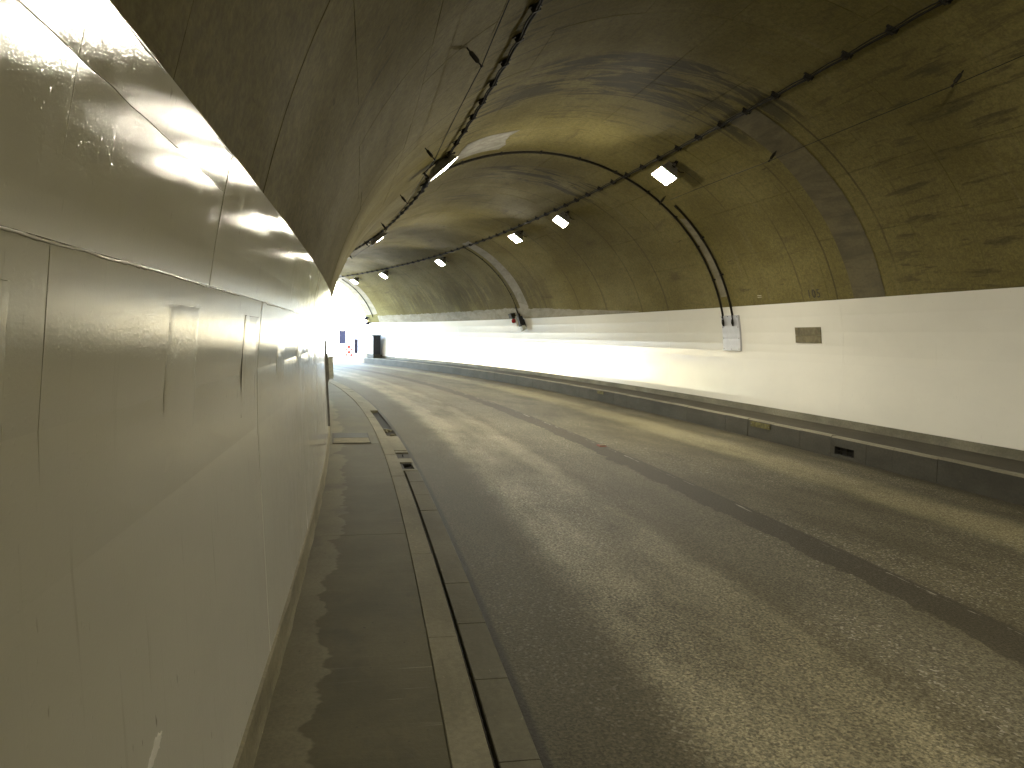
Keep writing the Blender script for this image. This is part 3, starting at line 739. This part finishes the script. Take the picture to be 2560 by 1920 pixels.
# ------------------------------------------------------------------ floodlights
def make_lamp():
    e = empty('floodlight', None, None, 'floodlight', 'floodlights along the vault')
    def part(name, mb, mat, smooth=False): return mb.build(name, mat, e, smooth)
    # local x along the tunnel, z into the bore; wall at z = 0
    mb = MB(); mb.box((0, 0, .010), (.60, .07, .02)); mb.box((-.27, 0, .09), (.025, .06, .16)); mb.box((.27, 0, .09), (.025, .06, .16)); part('bracket', mb, M['steel_dark'])
    mb = MB(); q = Matrix.Rotation(R(0), 3, 'X')
    w, h, d = .245, .19, .22                            # half length, half width, depth
    z0, z1 = .07, .29
    B = [(-w*.62, -h*.55, z0), (w*.62, -h*.55, z0), (w*.62, h*.55, z0), (-w*.62, h*.55, z0)]; T = [(-w, -h, z1), (w, -h, z1), (w, h, z1), (-w, h, z1)]
    mb.quad([B[3], B[2], B[1], B[0]])
    for i in range(4): k = (i+1) % 4; mb.quad([B[i], B[k], T[k], T[i]])
    part('housing', mb, M['housing'])
    mb = MB()
    for cx_, cy_, dx, dy in ((0, -h-.004, 2*w+.03, .022), (0, h+.004, 2*w+.03, .022), (-w-.004, 0, .022, 2*h-.014), (w+.004, 0, .022, 2*h-.014)): mb.box((cx_, cy_, z1+.004), (dx, dy, .026))
    part('frame', mb, M['housing'])
    mb = MB(); n = 8                                    # bowed glass
    P = {}
    for i in range(n+1):
        for j in range(n+1):
            x, y = -1+2*i/n, -1+2*j/n; P[i, j] = (x*(w-.008), y*(h-.008), z1+.004+.045*(1-x*x)*(1-y*y))
    for i in range(n):
        for j in range(n): mb.quad([P[i, j], P[i+1, j], P[i+1, j+1], P[i, j+1]])
    part('lens', mb, M['lens'], True)
    mb = MB(); mb.tube([(.30+.09*math.sin(t)-.02, -.02+.10*math.cos(t)*.9, .10+.03*math.cos(t)) for t in lin(.5, 6.0, 18)], .009, 6); part('cord', mb, M['cable'], True)
    mb = MB(); mb.tube([(-.06, .10, .04), (-.10, .17, .08), (-.04, .23, .05), (-.12, .27, .05)], .009, 6); part('cord', mb, M['cable'], True)
    mb = MB(); mb.tube([(-.295, 0, .13), (-.255, 0, .13)], .028, 10); part('knob', mb, M['bolt'])
    mb = MB(); mb.tube([(.255, 0, .13), (.295, 0, .13)], .028, 10); part('knob', mb, M['bolt'])
    return e
lamp0 = make_lamp()
def place_lamp(e, s, a, label, tilt=0.0, pitch=0.0, yaw=0.0, sc_=1.0, depth=1.0):
    p = arc(a, .0); e.matrix_world = frame(s, p[0], p[1], math.cos(a), -math.sin(a)) @ Matrix.Rotation(tilt, 4, 'X') @ Matrix.Rotation(pitch, 4, 'Y') @ Matrix.Rotation(yaw, 4, 'Z') @ Matrix.Diagonal((sc_, sc_, depth, 1))
    e['label'] = label
lamps = [(12.98, 61.8, 'brightest square floodlight, nearest below the right-hand cable', 0, 0.06, 'lens'),
 (18.62, 61.8, 'dimmer floodlight hanging between the nearest and the next bright lamp', 0, .12, 'lens_weak'),
 (22.25, 62.3, 'bright floodlight just beyond the dimmer one below the cable', 0, -.05, 'lens'),
 (30.53, 62.1, 'small lit floodlight above the pale vault band', 0, .03, 'lens'),
 (38.27, 61.9, 'second farthest lit floodlight near the tunnel mouth', 0, 0, 'lens'),
 (42.7, 60.5, 'farthest tiny floodlight right above the tunnel mouth', 0, 0, 'lens'),
 (13.2, 123.4, 'floodlight seen edge-on at the left cable with its lens as a bright sliver', 0, 0, 'lens_mid'),
 (24.3, 120.3, 'smaller edge-on floodlight farther along the left cable', 0, 0, 'lens_mid'),
 (0.6, 119, 'floodlight on the left row above the viewpoint', 0, 0, 'lens_near'),
 (-12.6, 119, 'unseen floodlight added on the left row behind the viewpoint', 0, 0, 'lens'),
 (-24, 119, 'farther unseen floodlight added on the left row behind the viewpoint', 0, 0, 'lens'),
 (-20, 61.8, 'farther unseen floodlight added on the right row behind the viewpoint', 0, 0, 'lens')]  # lamps behind the viewpoint are unseen, added for the light they give
for i, (s, a, lb, tl, yw, ln) in enumerate(lamps):
    e = lamp0 if i == 0 else copy_tree(lamp0)
    left = a > 90
    place_lamp(e, s, R(a), lb, (R(-32) if s < 5 else R(-9)) if left else R(6), (R(18) if s == 0.6 else R(2)) if left else R(-5), R(90) if left else yw, 1.12 if left else .88, .55 if left else .88)
    if ln != 'lens':
        for ch in e.children:
            if ch.name.startswith('lens'):
                ch.data = ch.data.copy(); ch.data.materials[0] = M[ln]
# short dark conduit end beside the edge-on lamp
cs = empty('cable_stub', frame(15.3, *arc(R(123), 0), math.cos(R(123)), -math.sin(R(123))), 'short dark pipe stub behind the edge-on floodlight', 'pipe')
mb = MB(); mb.tube([(-.5, 0, .05), (.5, .05, .05), (.56, .06, .09)], .028, 8); mb.build('pipe', M['cable'], cs, smooth=True)
mb = MB(); mb.box((.1, .02, .012), (.04, .12, .02)); mb.build('clamp', M['steel_dark'], cs)

# ------------------------------------------------------------------ things on the right wall
def wallframe(s, v, off=0.0, side=-1):
    d = .03; du = (prof_u(v+d)-prof_u(v-d))/(2*d); n_u, n_v = -side*1.0, du
    return frame(s, side*(prof_u(v)-off), v, n_u, n_v*1.0 if side < 0 else n_v)
# grey cover plate, curved with the wall
cp = empty('cover_plate', wallframe(14.33, 1.354), 'grey bolted steel cover plate where two conduits end', 'cover plate')
mb = MB(); vs = lin(1.354, 2.05, 6)
pr = [(-(prof_u(v)-.040), v) for v in vs]; bk = [(-(prof_u(v)-.004), v) for v in reversed(vs)]
solid(mb, pr+bk, [14.01, 14.65]); mb.build('plate', M['steel'], cp, world=True)
bm_ = MB(); bm_.tube([(0, 0, 0), (0, 0, .010)], .010, 8); bme = bm_.mesh('bolt', [M['bolt']])
for s, v in [(14.05, 1.39), (14.33, 1.385), (14.61, 1.39), (14.05, 1.60), (14.61, 1.60), (14.05, 1.82), (14.61, 1.82), (14.05, 2.02), (14.61, 2.02), (14.38, 2.03)]:
    o = bpy.data.objects.new('bolt', bme); COL.objects.link(o); o.parent = cp; o.matrix_parent_inverse = PW[cp.name].inverted(); o.matrix_world = wallframe(s, v, .038)
for s in (14.57, 14.21):
    mb = MB(); mb.tube([W(s, -(prof_u(1.84)-.052), 1.84), W(s, -(prof_u(1.90)-.05), 1.90), W(s, -(prof_u(1.97)-.04), 1.97)], [.012, .034, .030], 8); mb.build('cable_gland', M['cable'], cp, world=True)
bd = empty('wall_board', wallframe(11.9, 1.667), 'brown weathered board flat on the white right wall', 'board')
for i in range(2):
    mb = MB(); z0, z1 = (1.536, 1.666) if i == 0 else (1.669, 1.798)
    solid(mb, [(-(prof_u(z0)-.014), z0), (-(prof_u(z1)-.014), z1), (-(prof_u(z1)-.001), z1), (-(prof_u(z0)-.001), z0)], [11.55, 12.25]); mb.build('board', M['board'], bd, world=True)
# alarm group
ab = empty('alarm_box', wallframe(27.95, 2.36), 'small dark brown box above the red alarm lamp', 'alarm box')
mb = MB(); mb.box((0, 0, .08), (.32, .17, .16)); mb.build('body', M['brown'], ab)
mb = MB(); mb.box((0, 0, .164), (.27, .12, .008)); mb.build('cover', M['char'], ab)
al = empty('alarm_lamp', wallframe(27.85, 2.15), 'red alarm lamp on a white backplate on the right wall', 'alarm lamp')
mb = MB(); mb.box((0, .02, .03), (.26, .38, .06)); mb.build('backplate', M['whiteplastic'], al)
mb = MB(); mb.tube([(0, -.02, .06), (0, -.02, .12), (0, -.02, .17), (0, -.02, .19)], [.085, .085, .070, .02], 12); mb.build('globe', M['red'], al, smooth=True)
mb = MB(); mb.box((0, -.14, .10), (.20, .06, .10)); mb.build('shade', M['brown'], al)
jb = empty('junction_box', wallframe(27.42, 2.33), 'small dark junction box beside the alarm lamp', 'junction box')
mb = MB(); mb.box((0, 0, .05), (.16, .16, .10)); mb.build('body', M['brown'], jb)
mb = MB(); mb.tube([(0, .08, .04), (0, .2, .03), (.03, .38, .02)], .012, 6); mb.tube([(0, -.08, .05), (.01, -.2, .07), (.06, -.34, .06)], .012, 6); mb.build('cord', M['cable'], jb, smooth=True)
sp = empty('loudspeaker', wallframe(27.05, 2.10, .02) @ Matrix.Rotation(R(14), 4, 'Z'), 'tilted charcoal box with grey top hanging right of the alarm lamp', 'loudspeaker')
mb = MB(); mb.box((0, -.05, .14), (.20, .34, .16)); mb.build('body', M['char'], sp)
mb = MB(); mb.box((0, .21, .12), (.21, .16, .14)); mb.build('hood', M['grey'], sp)
mb = MB(); mb.box((0, .05, .03), (.08, .30, .06)); mb.build('bracket', M['steel_dark'], sp)

# ------------------------------------------------------------------ things on the left wall
st = empty('wall_strip', wallframe(12.0, .8, 0, 1), 'thin upright dark strip standing out from the left wall', 'strip')
mb = MB(); vs = lin(.19, 1.45, 6); solid(mb, [(prof_u(v)-.026, v) for v in vs]+[(prof_u(v)+.003, v) for v in reversed(vs)], [11.97, 12.03]); mb.build('strip', M['bolt'], st, world=True)
def hydrant(s, d, z0, z1, ln, mat, label):
    e = empty('wall_box', W(s, prof_u((z0+z1)/2), z0) and Matrix.Translation(W(s, prof_u((z0+z1)/2), z0)), label, 'wall box')
    mb = MB(); solid(mb, [(prof_u(z0)-d, z0), (prof_u(z1)-d, z1), (prof_u(z1)+.002, z1), (prof_u(z0)+.002, z0)], [s, s+ln]); mb.build('body', mat, e, world=True)
    mb = MB(); solid(mb, [(prof_u(z0)-d-.012, z0+.04), (prof_u(z1)-d-.012, z1-.04), (prof_u(z1)-d, z1-.04), (prof_u(z0)-d, z0+.04)], [s+.03, s+ln-.03]); mb.build('door', mat, e, world=True)
    mb = MB(); solid(mb, [(prof_u(z1)-d-.025, z1-.004), (prof_u(z1)-d-.025, z1+.010), (prof_u(z1)+.002, z1+.010), (prof_u(z1)+.002, z1+.001)], [s-.015, s+ln+.015]); mb.build('cap', mat, e, world=True)
hydrant(17.0, .10, .56, 1.12, .45, M['bolt'], 'dark box jutting from the left wall at the bend')
hydrant(20.0, .34, .45, .97, .6, M['grey'], 'pale grey box jutting out just behind the dark one')

# ------------------------------------------------------------------ road stud
rd = empty('road_stud', frame(11.05, -.02, gz(0)+.004, 0, 1), 'broken reddish road stud on the dark centre joint', 'road stud')
mb = MB(); mb.box((0, 0, .008), (.16, .12, .016), taper=.7); mb.build('base', M['rust'], rd)
mb = MB(); mb.box((-.05, 0, .02), (.012, .09, .014)); mb.build('reflector', M['mark'], rd)

# ------------------------------------------------------------------ things at the mouth
zt = ztop
cb = empty('cabinet', frame(44.45, -3.52, zt, 0, 1), 'cabinet with daylit face and shaded end painted in, on a plinth at the tunnel mouth', 'cabinet')
mb = MB(); mb.box((0, 0, .10), (1.9, .52, .20)); mb.build('plinth', M['kerb_r'], cb)
mb = MB(); mb.box((0, 0, .72), (1.66, .44, 1.04)); mb.build('body', M['char'], cb)  # near-black body: shade of the near end put into its colour
for x in (-.415, .415):
    mb = MB(); mb.box((x, .2265, .72), (.80, .012, .98)); mb.build('door', M['daylit_face'], cb)  # pale doors carry the daylight on the road side
mb = MB(); mb.box((.02, .245, .74), (.02, .03, .16)); mb.build('handle', M['char'], cb)
mb = MB(); mb.box((0, .02, 1.265), (1.76, .54, .05)); mb.build('roof', M['char'], cb)
# checkered drum
dr = empty('drum', frame(47.3, -3.45, zt, 0, 1), 'orange and white checkered drum standing outside the mouth', 'drum')
mb = MB(); n = 24; rr_ = .235
for row in range(4):
    for k in range(n):
        a0, a1 = 2*math.pi*k/n, 2*math.pi*(k+1)/n; z0, z1 = .155*row, .155*(row+1)
        mb.quad([(rr_*math.cos(a0), rr_*math.sin(a0), z0), (rr_*math.cos(a1), rr_*math.sin(a1), z0), (rr_*math.cos(a1), rr_*math.sin(a1), z1), (rr_*math.cos(a0), rr_*math.sin(a0), z1)], None, ((k//3)+row) % 2)
mb.build('body', [M['orange'], M['whiteplastic']], dr)
mb = MB(); mb.tube([(0, 0, .62), (0, 0, .645)], .24, 24); mb.build('lid', M['orange'], dr)
mb = MB(); mb.tube([(0, 0, .003), (0, 0, .03)], .26, 24); mb.build('foot', M['char'], dr)
sg = empty('sign', frame(48.4, -3.52, zt, 0, 1), 'slate blue board seen from behind on a thin post outside', 'sign')
mb = MB(); mb.tube([(0, .10, 0), (0, .10, 1.55)], .02, 8); mb.build('post', M['steel'], sg)
mb = MB(); mb.box((-.03, -.04, 1.12), (.02, .44, .80)); mb.build('board', M['slate'], sg)
mb = MB(); mb.tube([(0, -.12, 1.5), (0, -.2, 1.42), (0, -.22, 1.3)], .012, 6); mb.build('hook', M['slate'], sg)
mp = empty('marker_post', frame(46.1, -3.36, zt, 0, 1), 'narrow slate post beside the pale cabinet', 'post')
mb = MB(); mb.box((0, 0, .62), (.05, .22, .84)); mb.build('panel', M['slate'], mp)
mb = MB(); mb.box((0, .03, .1), (.05, .05, .2)); mb.build('foot', M['steel_dark'], mp)
for i, (s, v, lb) in enumerate([(45.3, 2.52, 'upper small dark sensor on the rim of the tunnel mouth'), (45.3, 2.22, 'lower small dark sensor on the rim of the tunnel mouth')]):
    e = empty('sensor', wallframe(s, v), lb, 'sensor', 'sensors at the tunnel mouth')
    mb = MB(); mb.box((0, 0, .16), (.22, .17, .16)); mb.build('body', M['slate'], e)
    mb = MB(); mb.box((0, 0, .04), (.06, .06, .09)); mb.build('bracket', M['steel_dark'], e)
bpy.context.view_layer.update()
